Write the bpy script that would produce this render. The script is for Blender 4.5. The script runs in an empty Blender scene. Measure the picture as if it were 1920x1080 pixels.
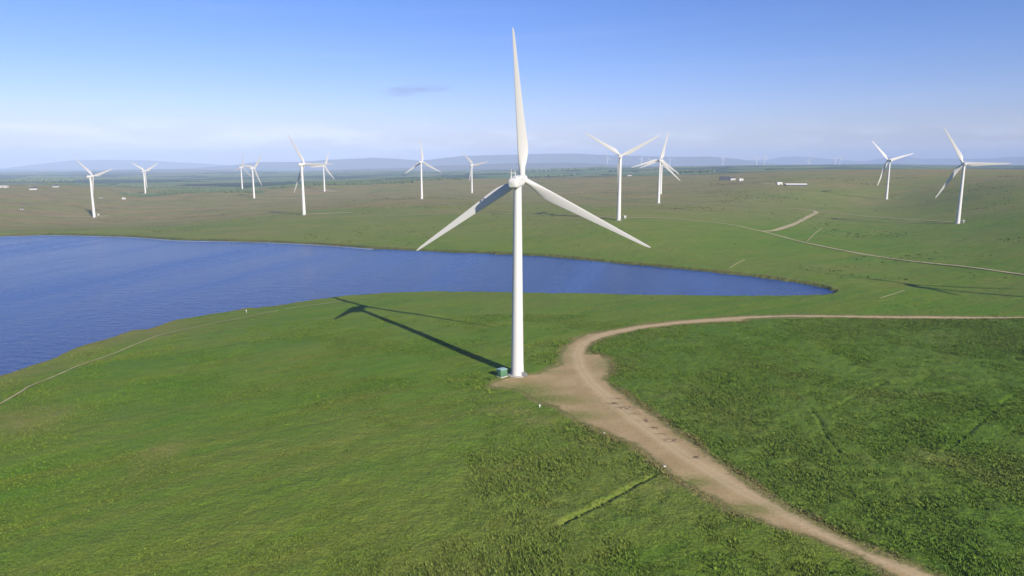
import bpy, bmesh, math, random
import numpy as np
from mathutils import Matrix, Vector
from math import radians, sin, cos, tan, atan, atan2, pi, sqrt

random.seed(4)
S = bpy.context.scene
COL = S.collection

# ------------------------------------------------------------------ camera
F, YH, CAMH = 1320.0, 302.0, 71.44           # focal length in px of a 1920 wide frame, horizon row, camera height
PITCH = atan((540 - YH) / F)
cd = bpy.data.cameras.new('camera')
cd.sensor_width = 36.0
cd.lens = 36.0 * F / 1920.0
cd.clip_start, cd.clip_end = 0.5, 120000.0
cam = bpy.data.objects.new('camera', cd)
COL.objects.link(cam)
cam.location = (0, 0, CAMH)
cam.rotation_euler = (pi / 2 - PITCH, 0, 0)
S.camera = cam

# ------------------------------------------------------------------ world, sun, exposure
SUN_EL, SUN_AZ = radians(25.5), radians(145.5)     # azimuth measured from +Y towards +X
S.view_settings.view_transform = 'Standard'
S.view_settings.look = 'None'
S.view_settings.exposure = 1.0
S.view_settings.gamma = 1.0
S.cycles.use_denoising = True
S.cycles.max_bounces = 5
S.cycles.volume_bounces = 0
S.cycles.transparent_max_bounces = 8
S.cycles.volume_step_rate = 1.0


class NT:
    """small helper to write node trees"""
    def __init__(self, tree):
        self.t = tree
        self.n = tree.nodes
        self.n.clear()

    def add(self, typ, **kw):
        nd = self.n.new(typ)
        for k, v in kw.items():
            setattr(nd, k, v)
        return nd

    def put(self, inp, v):
        if hasattr(v, 'is_output') or isinstance(v, bpy.types.NodeSocket):
            self.t.links.new(v, inp)
        else:
            if inp.type == 'RGBA' and hasattr(v, '__len__') and len(v) == 3:
                v = (*v, 1.0)
            inp.default_value = v

    def math(self, op, a, b=0.0, c=0.0, clamp=False):
        nd = self.add('ShaderNodeMath', operation=op, use_clamp=clamp)
        for i, v in enumerate((a, b, c)):
            self.put(nd.inputs[i], v)
        return nd.outputs[0]

    def mix(self, fac, a, b, blend='MIX'):
        nd = self.add('ShaderNodeMix', data_type='RGBA', blend_type=blend)
        self.put(nd.inputs[0], fac)
        self.put(nd.inputs[6], a)
        self.put(nd.inputs[7], b)
        return nd.outputs[2]

    def noise(self, vec, scale, detail=4.0, rough=0.55):
        nd = self.add('ShaderNodeTexNoise')
        self.put(nd.inputs['Vector'], vec)
        nd.inputs['Scale'].default_value = scale
        nd.inputs['Detail'].default_value = detail
        nd.inputs['Roughness'].default_value = rough
        return nd.outputs['Fac']

    def ramp(self, fac, lo, hi, a=0.0, b=1.0):
        nd = self.add('ShaderNodeMapRange', interpolation_type='SMOOTHSTEP')
        self.put(nd.inputs[0], fac)
        nd.inputs[1].default_value, nd.inputs[2].default_value = lo, hi
        nd.inputs[3].default_value, nd.inputs[4].default_value = a, b
        return nd.outputs[0]

    def mapping(self, vec, rot=0.0, scale=(1, 1, 1)):
        nd = self.add('ShaderNodeMapping')            # turn first, then stretch along the turned x axis
        self.put(nd.inputs['Vector'], vec)
        nd.inputs['Rotation'].default_value = (0, 0, -rot)
        n2 = self.add('ShaderNodeMapping')
        self.put(n2.inputs['Vector'], nd.outputs[0])
        n2.inputs['Scale'].default_value = scale
        return n2.outputs[0]


W = bpy.data.worlds.new('World')
S.world = W
W.use_nodes = True
w = NT(W.node_tree)
sky = w.add('ShaderNodeTexSky', sky_type='NISHITA', sun_disc=False, sun_elevation=SUN_EL, sun_rotation=SUN_AZ,
            altitude=300.0, air_density=1.0, dust_density=0.35, ozone_density=2.2)
geo = w.add('ShaderNodeNewGeometry')
tc = w.add('ShaderNodeTexCoord')
sep = w.add('ShaderNodeSeparateXYZ')
w.put(sep.inputs[0], tc.outputs['Generated'])
elev = w.math('ARCSINE', sep.outputs[2])
azim = w.math('ARCTAN2', sep.outputs[0], sep.outputs[1])
cv = w.add('ShaderNodeCombineXYZ')
w.put(cv.inputs[0], azim)
w.put(cv.inputs[1], w.math('MULTIPLY', elev, 5.0))
# low bank of thin cumulus along the horizon
n1 = w.noise(cv.outputs[0], 9.0, 6.0, 0.62)
n2 = w.noise(cv.outputs[0], 2.2, 2.0, 0.5)
band = w.math('MULTIPLY', w.ramp(elev, -0.01, 0.012), w.ramp(elev, 0.022, 0.06, 1.0, 0.0))
left = w.ramp(azim, -0.05, 0.25, 1.0, 0.35)
cl = w.math('MULTIPLY', w.math('MULTIPLY', band, w.ramp(w.math('ADD', n1, w.math('MULTIPLY', n2, 0.4)), 0.62, 0.86)), left)
# one small grey wisp
da = w.math('DIVIDE', w.math('ADD', azim, 0.135), 0.062)
de = w.math('DIVIDE', w.math('SUBTRACT', w.math('SUBTRACT', elev, 0.0945), w.math('MULTIPLY', w.math('ADD', azim, 0.135), 0.09)), 0.0085)
rr = w.math('ADD', w.math('MULTIPLY', da, da), w.math('MULTIPLY', de, de))
wisp = w.math('MULTIPLY', w.ramp(w.math('ADD', rr, w.math('MULTIPLY', w.noise(cv.outputs[0], 30.0, 5.0), 2.4)), 1.0, 2.1, 1.0, 0.0), 0.62)
thin = w.math('MULTIPLY', w.ramp(w.noise(w.mapping(cv.outputs[0], 0.1, (1, 4, 1)), 2.4, 7.0, 0.6), 0.5, 0.85), 0.10)
gm = w.add('ShaderNodeHueSaturation')
w.put(gm.inputs['Color'], sky.outputs[0])
gm.inputs['Saturation'].default_value = 1.30
tint = w.mix(1.0, gm.outputs[0], (0.87, 0.80, 1.20), 'MULTIPLY')
c1 = w.mix(thin, tint, (6.6, 7.2, 9.2))
c2 = w.mix(w.math('MULTIPLY', cl, 0.9), c1, (9.0, 9.2, 10.4))
c3 = w.mix(wisp, c2, (2.7, 3.5, 6.0))
bg = w.add('ShaderNodeBackground')
w.put(bg.inputs[0], c3)
bg.inputs[1].default_value = 0.0595
wo = w.add('ShaderNodeOutputWorld')
w.t.links.new(bg.outputs[0], wo.inputs[0])

sd = bpy.data.lights.new('sun', 'SUN')
sd.energy = 3.75
sd.angle = radians(0.5)
sd.color = (1.0, 0.92, 0.79)
sun = bpy.data.objects.new('sun', sd)
COL.objects.link(sun)
to_sun = Vector((sin(SUN_AZ) * cos(SUN_EL), cos(SUN_AZ) * cos(SUN_EL), sin(SUN_EL)))
sun.rotation_euler = to_sun.to_track_quat('Z', 'Y').to_euler()
sun.location = (200, -300, 300)

# ------------------------------------------------------------------ where things stand
CP, SP = cos(PITCH), sin(PITCH)


def ray(px, py):
    a, b = (px - 960) / F, (540 - py) / F
    return np.array([a, CP + b * SP, -SP + b * CP])


def at_z(px, py, z=0.0):
    r = ray(px, py)
    return np.array([0, 0, CAMH]) + r * ((z - CAMH) / r[2])


def at_r(px, py, dist):                  # point of the line of sight at a horizontal distance
    r = ray(px, py)
    return np.array([0, 0, CAMH]) + r * (dist / math.hypot(r[0], r[1]))


# survey points: positions of the turbines and of the lie of the land (x, y, height)
TURB = {
    'main': (1.81, 229.94, 0.0),
    't1': (-669, 1130, -17.0), 't2': (-942, 1824, -20.5), 't3': (-775, 2042, -10.0), 't4': (-564, 1551, -8.0),
    't5': (-272, 924, 2.2), 't6': (-488, 1849, -5.2), 't7': (-160.6, 1262.6, 5.5), 't8': (-95.2, 1688.8, -2.3),
    't9': (110.3, 729, 11.5), 't10': (225.4, 1089.3, 8.0), 't11': (290, 1384, 8.4), 't12': (637.9, 1207.5, 8.2),
    't13': (493.3, 779.6, 3.5)}
LAKE_Z = -3.5
LAKE_PX = [(0, 443), (80, 440.5), (130, 441), (240, 444), (330, 450), (420, 452), (520, 455), (600, 459), (700, 466),
           (780, 470), (870, 474), (960, 477), (1030, 481), (1100, 488), (1160, 494), (1230, 500), (1300, 507), (1370, 514),
           (1440, 522), (1500, 531), (1540, 538), (1565, 547), (1560, 552), (1540, 555), (1500, 556.5), (1380, 555.5),
           (1200, 554), (1100, 551.5), (1000, 550), (900, 548), (820, 547), (760, 549), (680, 553), (640, 556), (600, 562),
           (560, 567), (530, 572), (480, 579), (470, 578), (420, 586), (380, 592), (330, 601), (280, 618), (250, 619),
           (220, 630), (180, 640), (140, 652), (130, 657), (100, 672), (60, 687), (0, 706), (-100, 738), (-300, 700),
           (-430, 570), (-330, 480), (-120, 446)]
LAKE = np.array([at_z(x, y, LAKE_Z)[:2] for x, y in LAKE_PX])

ctrl = [v for v in TURB.values()]
for i, p in enumerate(LAKE):
    if i % 2 == 0:
        ctrl.append((p[0], p[1], LAKE_Z + 1.5))
for az in (-50, -30, -10, 10, 30, 50):
    for r in (1, 20, 100):
        ctrl.append((r * sin(radians(az)), r * cos(radians(az)), 0.0))
for px, py in ((1500, 700), (1900, 700), (1900, 900), (1500, 900), (1500, 620), (1900, 620), (300, 900), (600, 700), (1900, 545)):
    p = at_z(px, py, 0.0)
    ctrl.append(tuple(p))
for px, py, r in ((1900, 318, 2100), (1700, 319, 2200), (1500, 326, 2000), (1350, 334, 1950), (1100, 335, 2200),
                  (1000, 340, 2200), (860, 338, 2250), (700, 343, 2200), (600, 345, 2150), (450, 355, 2150), (300, 361, 2050),
                  (200, 354, 2050), (100, 358, 1950), (0, 362, 1850), (-300, 364, 1850), (2200, 320, 2100),
                  (1490, 347, 1500), (1900, 352, 1300),
                  (0, 346, 3300), (240, 346, 3300), (480, 344, 3300), (700, 338, 3300), (1000, 333, 3200), (1200, 326, 3200),
                  (1400, 321, 3400), (1550, 317, 3400), (1700, 321, 3400), (1900, 321, 3400),
                  (0, 336, 5500), (480, 331, 5500), (800, 325, 5500), (1100, 317, 5500), (1400, 311, 5500), (1600, 311.5, 5500), (1900, 315, 5500),
                  (0, 328, 9000), (500, 322, 9000), (1000, 316, 9000), (1500, 309, 9000), (1900, 311, 9000),
                  (0, 322, 14000), (700, 318, 14000), (1300, 313, 14000), (1900, 312, 14000),
                  (0, 316, 27000), (900, 314, 27000), (1900, 313, 27000)):
    ctrl.append(tuple(at_r(px, py, r)))
ctrl = np.array(ctrl, float)


def polar(x, y):
    az = np.arctan2(x, y)
    a = np.abs(az)
    k = radians(52)
    a = np.where(a > k, k * (pi - a) / (pi - k), a)
    return np.sign(az) * a * 2.2, np.log(np.hypot(x, y) + 12.0)


def tps(d2):
    return 0.5 * d2 * np.log(d2 + 1e-12)


cu, cvv = polar(ctrl[:, 0], ctrl[:, 1])
n = len(ctrl)
A = np.zeros((n + 3, n + 3))
A[:n, :n] = tps((cu[:, None] - cu) ** 2 + (cvv[:, None] - cvv) ** 2) + np.eye(n) * 2e-4
A[:n, n], A[:n, n + 1], A[:n, n + 2] = 1, cu, cvv
A[n:, :n] = A[:n, n:].T
SOL = np.linalg.solve(A, np.concatenate([ctrl[:, 2], [0, 0, 0]]))


def vnoise(x, y, seed=0):
    xi, yi = np.floor(x).astype(np.int64), np.floor(y).astype(np.int64)
    fx, fy = x - xi, y - yi
    fx, fy = fx * fx * fx * (fx * (fx * 6 - 15) + 10), fy * fy * fy * (fy * (fy * 6 - 15) + 10)

    def h(a, b):
        v = (a * 374761393 + b * 668265263 + seed * 1442695041) & 0x7fffffff
        v = ((v ^ (v >> 13)) * 1274126177) & 0x7fffffff
        return ((v ^ (v >> 16)) & 0xffff) / 65535.0
    return (h(xi, yi) * (1 - fx) + h(xi + 1, yi) * fx) * (1 - fy) + (h(xi, yi + 1) * (1 - fx) + h(xi + 1, yi + 1) * fx) * fy


def fbm(x, y, wave, octv=4, seed=0):
    s, a, t = 0.0, 1.0, 0.0
    x, y = x / wave, y / wave
    for o in range(octv):
        s = s + a * (vnoise(x + 17.3 * o, y - 9.1 * o, seed + o) - 0.5)
        t += a
        a *= 0.55
        x, y = x * 2.03, y * 2.03
    return s / t * 2.0                      # about -1..1


def seg_dist(x, y, pts, closed=False):
    pts = np.asarray(pts)[:, :2]
    d = np.full(x.shape, 1e18)
    m = len(pts)
    for i in range(m if closed else m - 1):
        a, b = pts[i], pts[(i + 1) % m]
        e = b - a
        t = np.clip(((x - a[0]) * e[0] + (y - a[1]) * e[1]) / (e @ e + 1e-12), 0, 1)
        d = np.minimum(d, (x - a[0] - t * e[0]) ** 2 + (y - a[1] - t * e[1]) ** 2)
    return np.sqrt(d)


def inside(x, y, pts):
    c = np.zeros(x.shape, bool)
    m = len(pts)
    for i in range(m):
        (x1, y1), (x2, y2) = pts[i][:2], pts[(i + 1) % m][:2]
        if y1 == y2:
            continue
        c ^= ((y1 > y) != (y2 > y)) & (x < (x2 - x1) * (y - y1) / (y2 - y1) + x1)
    return c


def signed(x, y, pts, reach):
    """signed distance to a closed outline, positive inside; far points are only given a sign"""
    pts = np.asarray(pts)[:, :2]
    lo, hi = pts.min(0) - reach, pts.max(0) + reach
    sel = (x > lo[0]) & (x < hi[0]) & (y > lo[1]) & (y < hi[1])
    out = np.full(x.shape, -reach * 1.0)
    xs, ys = x[sel], y[sel]
    d = seg_dist(xs, ys, pts, True)
    out[sel] = np.where(inside(xs, ys, pts), d, -np.minimum(d, reach))
    return out


def sstep(a, b, v):
    t = np.clip((v - a) / (b - a), 0, 1)
    return t * t * (3 - 2 * t)


# ditches cut into the rough pasture
DITCH = [[at_z(*p) for p in ((1052, 984), (1066, 976), (1140, 938), (1190, 911), (1228, 892))],
         [at_z(*p) for p in ((1519, 765), (1535, 785), (1548, 815), (1575, 850))],
         [at_z(*p) for p in ((1770, 845), (1810, 815), (1850, 780), (1900, 742), (1960, 705))],
         [at_z(*p) for p in ((1560, 765), (1620, 735), (1660, 715))],
         [at_z(*p) for p in ((1395, 605), (1450, 612), (1480, 622))]]
DEPTH = (0.6, 0.35, 0.35, 0.3, 0.5)


def hbase(x, y):
    sh = x.shape
    x, y = x.ravel(), y.ravel()
    out = np.empty(x.shape)
    for i in range(0, len(x), 60000):
        u, v = polar(x[i:i + 60000], y[i:i + 60000])
        out[i:i + 60000] = tps((u[:, None] - cu) ** 2 + (v[:, None] - cvv) ** 2) @ SOL[:n] + SOL[n] + SOL[n + 1] * u + SOL[n + 2] * v
    r = np.hypot(x, y)
    out += fbm(x, y, 520, 4, 3) * 5.0 * sstep(700, 2200, r) + fbm(x, y, 90, 3, 8) * 0.55 * sstep(120, 600, r)
    out += fbm(x, y, 2600, 4, 5) * 26.0 * sstep(3200, 8000, r)
    for t in TURB.values():                                  # level pads
        pass
    return out.reshape(sh)


def hfun(x, y):
    x, y = np.asarray(x, float), np.asarray(y, float)
    z = hbase(x, y)
    d = -signed(x, y, LAKE, 420.0)                           # positive on land
    d = d + fbm(x, y, 12, 4, 12) * 2.6 * sstep(60, 2, np.abs(d)) * (np.abs(d) < 419)
    far = sstep(330, 480, np.hypot(x, y))
    shore = LAKE_Z + np.clip(d, 0, 1.2) * (0.25 + far * 0.9) + np.clip(d - 1.2, 0, 420) * 0.035
    rim = LAKE_Z + 0.6 - 0.06 * np.clip(d - 60.0, 0.0, 420.0)      # land may fall away again behind the shore
    land = shore + (np.maximum(z, rim) - shore) * sstep(2.0, 70.0, d)
    zl = z
    z = np.where(d > 0, np.where(d > 418, zl, land), LAKE_Z - np.clip(-d * 0.12, 0.0, 2.0))
    for pts, dep in zip(DITCH, DEPTH):
        p = np.asarray(pts)
        c = p[:, :2].mean(0)
        sel = np.hypot(x - c[0], y - c[1]) < 90
        if sel.any():
            dd = seg_dist(x[sel], y[sel], p)
            zz = z[sel]
            zz = zz - dep * np.exp(-(dd / 0.6) ** 2) + dep * 0.12 * np.exp(-((dd - 1.5) / 0.7) ** 2)
            z[sel] = zz
    return z


def ground(px, py):
    """where the line of sight through a picture point meets the land"""
    rv = ray(px, py)
    rv = rv / math.hypot(rv[0], rv[1])
    rs = np.exp(np.linspace(math.log(60), math.log(26000), 900))
    zz = CAMH + rv[2] * rs - hfun(rv[0] * rs, rv[1] * rs)
    k = np.argmax(zz < 0) if (zz < 0).any() else len(rs) - 1
    if k == 0:
        k = 1
    t = zz[k - 1] / (zz[k - 1] - zz[k] + 1e-9)
    r = rs[k - 1] + (rs[k] - rs[k - 1]) * min(max(t, 0), 1)
    x, y = rv[0] * r, rv[1] * r
    return np.array([x, y, float(hfun(np.array([x]), np.array([y]))[0])])


# outline of the gravel track and the crane pad, and the worn wheel line along it
TRACK_PX = [(917, 724), (929, 716), (956, 707), (985, 703), (1004, 701), (1028, 692), (1052, 683), (1050, 666), (1062, 647),
            (1079, 635), (1103, 625), (1150, 616), (1211, 605), (1277, 598), (1342, 593), (1395, 590), (1474, 587.8), (1605, 587),
            (1736, 587.8), (1824, 590.5), (1915, 593), (2050, 597), (2050, 600.5), (1915, 597), (1824, 595), (1736, 592.8), (1605, 591.5), (1474, 592.8),
            (1404, 596), (1391, 601.6), (1342, 602), (1277, 606), (1211, 614), (1170, 622.6), (1132, 632), (1110, 642), (1100, 656),
            (1100, 663.5), (1124.5, 664), (1139, 673), (1146, 690), (1141, 704), (1134, 712), (1151, 728.5), (1173, 743),
            (1223, 780), (1280, 820), (1347, 867), (1413, 917), (1480, 957), (1547, 990), (1613, 1023), (1680, 1047), (1757, 1078),
            (1900, 1140), (2300, 1325), (2190, 1350), (1840, 1158), (1673, 1080), (1647, 1063), (1613, 1045), (1547, 1017), (1467, 993), (1420, 973),
            (1380, 960), (1323, 927), (1280, 903), (1240, 873), (1190, 835), (1140, 813), (1081, 789), (1043, 764),
            (1006, 753), (988, 740), (965, 731), (940, 728), (922, 727)]
TRACK = np.array([at_z(*p)[:2] for p in TRACK_PX])
WHEEL = np.array([at_z(*p)[:2] for p in ((1915, 595), (1736, 590.5), (1605, 589), (1474, 590.5), (1395, 593.5), (1342, 597), (1277, 602), (1211, 610),
                                        (1160, 619), (1120, 630), (1092, 645), (1082, 662), (1088, 690), (1110, 720), (1150, 755),
                                        (1200, 795), (1280, 853), (1380, 915), (1480, 967), (1580, 1015), (1680, 1057), (1740, 1082), (1860, 1146), (2245, 1338))])
# the other outline: rough rush pasture right of the track
PATH_PX = [(-30, 768), (0, 752), (40, 728), (55, 718), (100, 700), (150, 678), (210, 658), (280, 630), (310, 620), (400, 602),
           (460, 591), (500, 582), (545, 573), (600, 566), (640, 562)]
PATH = np.array([at_z(x, y, -1.0)[:2] for x, y in PATH_PX])


def blob(x, y, px, py, sx, sy, z=0.0):
    """soft ellipse of different vegetation round a spot on the land, sx / sy in metres"""
    c = at_z(px, py, z)
    return np.exp(-((x - c[0]) / sx) ** 2 - ((y - c[1]) / sy) ** 2)


def track_sd(x, y):
    return signed(x, y, TRACK, 25.0)


def masks(x, y):
    """R moor, G dry grass, B rank dark growth, A bare earth"""
    r = np.hypot(x, y)
    az = np.degrees(np.arctan2(x, y))
    n1, n2, n3 = fbm(x, y, 240, 4, 21), fbm(x, y, 38, 4, 22), fbm(x, y, 7, 3, 23)
    lk = -signed(x, y, LAKE, 90.0)
    sd = track_sd(x, y)
    moor = sstep(430, 1150, r + n1 * 260) * (0.72 + 0.28 * sstep(700, 1500, r))
    moor = moor * (1 - 0.50 * sstep(6, 22, az) * sstep(2200, 900, r))
    moor = np.clip(moor + 0.3 * sstep(-12, -26, az) * sstep(800, 1200, r), 0, 1)
    # south shore, right of the track
    right = inside(x, y, RIGHT).astype(float)
    near_right = right * sstep(480, 380, r)
    low = sstep(-9.0, 10.0, signed(x, y, LOWER, 25.0) + n3 * 6 + n2 * 9)
    rank = np.clip(near_right * (0.75 + n2 * 0.3) + low * (0.42 + 0.30 * n2), 0, 1)
    for b in ((1030, 670, 9, 12, .9), (1000, 655, 9, 10, .5), (880, 715, 12, 10, .75), (905, 745, 5, 6, .7), (930, 780, 10, 8, .5), (1090, 815, 11, 7, .8)):
        rank = np.maximum(rank, b[4] * blob(x, y, *b[:4]) * (0.8 + 0.5 * n3))
    rank = np.clip(rank, 0, 1) * sstep(0.5, -1.0, sd)
    dry = np.clip(0.22 + n1 * 0.5 + n2 * 0.35, 0, 1) * 0.5
    dry = dry * (1 - 0.5 * near_right)
    for b in ((290, 860, 7, 14, .6), (640, 835, 16, 9, .3), (960, 775, 12, 6, .55), (1010, 790, 8, 5, .6), (1120, 835, 9, 6, .55), (1290, 905, 5, 6, .5), (300, 620, 60, 25, .25),
              (800, 800, 11, 5, .4), (650, 960, 5, 6, .35), (1250, 915, 6, 5, .5), (1750, 860, 10, 7, .4), (1350, 780, 20, 14, .25), (1880, 900, 9, 9, .35), (30, 780, 18, 14, .7)):
        dry = np.maximum(dry, b[4] * blob(x, y, *b[:4]) * (1.0 + 0.5 * n3))
    dry = np.clip(dry + 0.45 * sstep(30, 3, lk) * (lk > 0) * sstep(420, 330, r), 0, 1)
    bare = sstep(-3.2, 0.2, sd + n3 * 2.2 + n2 * 0.8) * 0.8
    bare = np.maximum(bare, sstep(2.2, 0.3, np.abs(lk)) * 0.7)
    bank = sstep(3.2 + 0.006 * r, 1.0, np.abs(lk)) * sstep(430, 520, r) * (0.75 + 0.25 * n3)
    bare = np.maximum(bare, bank)
    moor = np.maximum(moor, 0.35 * (bank > 0.02))
    return np.stack([moor, dry, rank, bare], -1), sd, lk


RIGHT = np.array([at_z(*p)[:2] for p in ((1100, 656), (1110, 642), (1132, 632), (1170, 622), (1277, 606), (1395, 600), (1605, 592), (1915, 597), (2500, 620), (2600, 1100),
                                        (2200, 1250), (1757, 1078), (1547, 990), (1347, 867), (1151, 728), (1134, 712), (1146, 690), (1139, 673))])
LOWER = np.array([at_z(*p)[:2] for p in ((930, 785), (1000, 790), (1080, 800), (1190, 835), (1280, 903), (1380, 960), (1547, 1017), (1673, 1080), (1800, 1150),
                                        (1200, 1250), (700, 1200), (860, 950))])

# ------------------------------------------------------------------ mesh helpers


def tag(o, label=None, cat=None, group=None, kind=None):
    if label:
        o['label'] = label
    if cat:
        o['category'] = cat
    if group:
        o['group'] = group
    if kind:
        o['kind'] = kind
    return o


def grid_mesh(name, V, faces, mat, smooth=True, attrs=None):
    me = bpy.data.meshes.new(name)
    V = np.asarray(V, np.float32)
    faces = np.asarray(faces, np.int32)
    k = faces.shape[1]
    me.vertices.add(len(V))
    me.vertices.foreach_set('co', V.ravel())
    me.loops.add(faces.size)
    me.loops.foreach_set('vertex_index', faces.ravel())
    me.polygons.add(len(faces))
    me.polygons.foreach_set('loop_start', np.arange(0, faces.size, k, dtype=np.int32))
    me.polygons.foreach_set('use_smooth', np.full(len(faces), smooth))
    for nm, arr in (attrs or {}).items():
        if arr.ndim == 2:
            at = me.attributes.new(nm, 'FLOAT_COLOR', 'POINT')
            at.data.foreach_set('color', np.asarray(arr, np.float32).ravel())
        else:
            at = me.attributes.new(nm, 'FLOAT', 'POINT')
            at.data.foreach_set('value', np.asarray(arr, np.float32).ravel())
    me.update(calc_edges=True)
    me.validate()
    me.materials.append(mat)
    o = bpy.data.objects.new(name, me)
    COL.objects.link(o)
    return o


def from_bm(name, bm, mat, parent=None, smooth=True, angle=35):
    me = bpy.data.meshes.new(name)
    bmesh.ops.recalc_face_normals(bm, faces=bm.faces)
    bm.to_mesh(me)
    bm.free()
    me.materials.append(mat)
    if smooth:
        me.polygons.foreach_set('use_smooth', [True] * len(me.polygons))
        me.set_sharp_from_angle(angle=radians(angle))
    o = bpy.data.objects.new(name, me)
    COL.objects.link(o)
    if parent:
        o.parent = parent
    return o


def loft(bm, rings, close=True, caps=True):
    vs = [[bm.verts.new(p) for p in ring] for ring in rings]
    m = len(vs[0])
    for a, b in zip(vs, vs[1:]):
        for i in range(m if close else m - 1):
            j = (i + 1) % m
            bm.faces.new((a[i], a[j], b[j], b[i]))
    if caps:
        bm.faces.new(vs[0][::-1])
        bm.faces.new(vs[-1])
    return vs


def circle(r, z, m=32, cx=0.0, cy=0.0):
    return [(cx + r * cos(2 * pi * i / m), cy + r * sin(2 * pi * i / m), z) for i in range(m)]


def box(bm, size, loc=(0, 0, 0), rot=None, bevel=0.0):
    M = Matrix.Translation(loc) @ (rot.to_4x4() if rot else Matrix.Identity(4)) @ Matrix.Diagonal((*size, 1))
    g = bmesh.ops.create_cube(bm, size=1.0, matrix=M)
    if bevel:
        es = list({e for v in g['verts'] for e in v.link_edges})
        bmesh.ops.bevel(bm, geom=es, offset=bevel, segments=2, affect='EDGES', profile=0.5)


def bar(bm, a, b, r, m=8):
    a, b = Vector(a), Vector(b)
    q = (b - a).to_track_quat('Z', 'Y').to_matrix()
    rings = []
    for p in (a, b):
        rings.append([p + q @ Vector((r * cos(2 * pi * i / m), r * sin(2 * pi * i / m), 0)) for i in range(m)])
    loft(bm, rings)


# ------------------------------------------------------------------ materials


def material(name):
    m = bpy.data.materials.new(name)
    m.use_nodes = True
    t = NT(m.node_tree)
    out = t.add('ShaderNodeOutputMaterial')
    bs = t.add('ShaderNodeBsdfPrincipled')
    t.t.links.new(bs.outputs[0], out.inputs[0])
    return m, t, bs, out


def grass_colour(t, pos, at):
    """colour of the vegetation from its masks; the same for the turf and for the tufts standing on it"""
    s = t.add('ShaderNodeSeparateColor')
    t.put(s.inputs[0], at.outputs['Color'])
    moor, dry, rank, bare = s.outputs[0], s.outputs[1], s.outputs[2], at.outputs['Alpha']
    a = t.noise(pos, 0.030, 5.0, 0.6)
    b = t.noise(pos, 0.35, 4.0, 0.6)
    c = t.noise(pos, 2.6, 3.0, 0.6)
    streak = t.noise(t.mapping(pos, radians(35), (0.010, 0.13, 0.1)), 1.0, 4.0, 0.6)
    lush = t.mix(t.ramp(a, 0.35, 0.68), (0.088, 0.186, 0.008), (0.116, 0.208, 0.010))
    lush = t.mix(t.ramp(streak, 0.40, 0.68), lush, (0.142, 0.196, 0.016))
    furrow = t.noise(t.mapping(pos, radians(33), (0.012, 0.45, 0.1)), 1.0, 3.0, 0.6)
    lush = t.mix(t.ramp(furrow, 0.56, 0.70, 0.0, 0.55), lush, (0.062, 0.112, 0.012))
    lush = t.mix(t.ramp(b, 0.50, 0.72, 0.0, 0.6), lush, (0.074, 0.156, 0.008))
    rk = t.mix(t.ramp(b, 0.38, 0.66), (0.072, 0.145, 0.012), (0.104, 0.170, 0.014))
    rk = t.mix(t.ramp(t.noise(pos, 0.06, 4.0), 0.52, 0.72, 0.0, 0.7), rk, (0.115, 0.142, 0.024))
    col = t.mix(rank, lush, rk)
    col = t.mix(t.math('MULTIPLY', dry, t.ramp(b, 0.25, 0.6, 0.55, 1.0)), col, (0.230, 0.205, 0.062))
    mstreak = t.noise(t.mapping(pos, radians(4), (0.004, 0.016, 0.01)), 1.0, 6.0, 0.66)
    mo = t.mix(t.ramp(mstreak, 0.40, 0.60), (0.280, 0.215, 0.090), (0.215, 0.220, 0.054))
    mo = t.mix(t.ramp(t.noise(pos, 0.012, 6.0, 0.65), 0.5, 0.75, 0.0, 0.75), mo, (0.175, 0.150, 0.070))
    mo = t.mix(t.ramp(t.noise(pos, 0.0045, 5.0, 0.6), 0.52, 0.7, 0.0, 0.6), mo, (0.150, 0.200, 0.050))
    mo = t.mix(t.ramp(t.noise(t.mapping(pos, 0.0, (0.022, 0.060, 0.05)), 1.0, 6.0, 0.72), 0.50, 0.64, 0.0, 0.6), mo, (0.115, 0.110, 0.042))
    col = t.mix(moor, col, mo)
    col = t.mix(t.math('MULTIPLY', bare, t.ramp(t.noise(pos, 0.9, 4.0), 0.30, 0.62, 0.35, 1.0)), col, t.mix(t.ramp(moor, 0.05, 0.3), (0.250, 0.180, 0.085), (0.030, 0.022, 0.014)))
    sc = t.ramp(c, 0.25, 0.75, 0.68, 1.28)
    cmb = t.add('ShaderNodeCombineColor')
    for i in range(3):
        t.put(cmb.inputs[i], sc)
    return t.mix(1.0, col, cmb.outputs[0], 'MULTIPLY'), b, c


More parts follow.
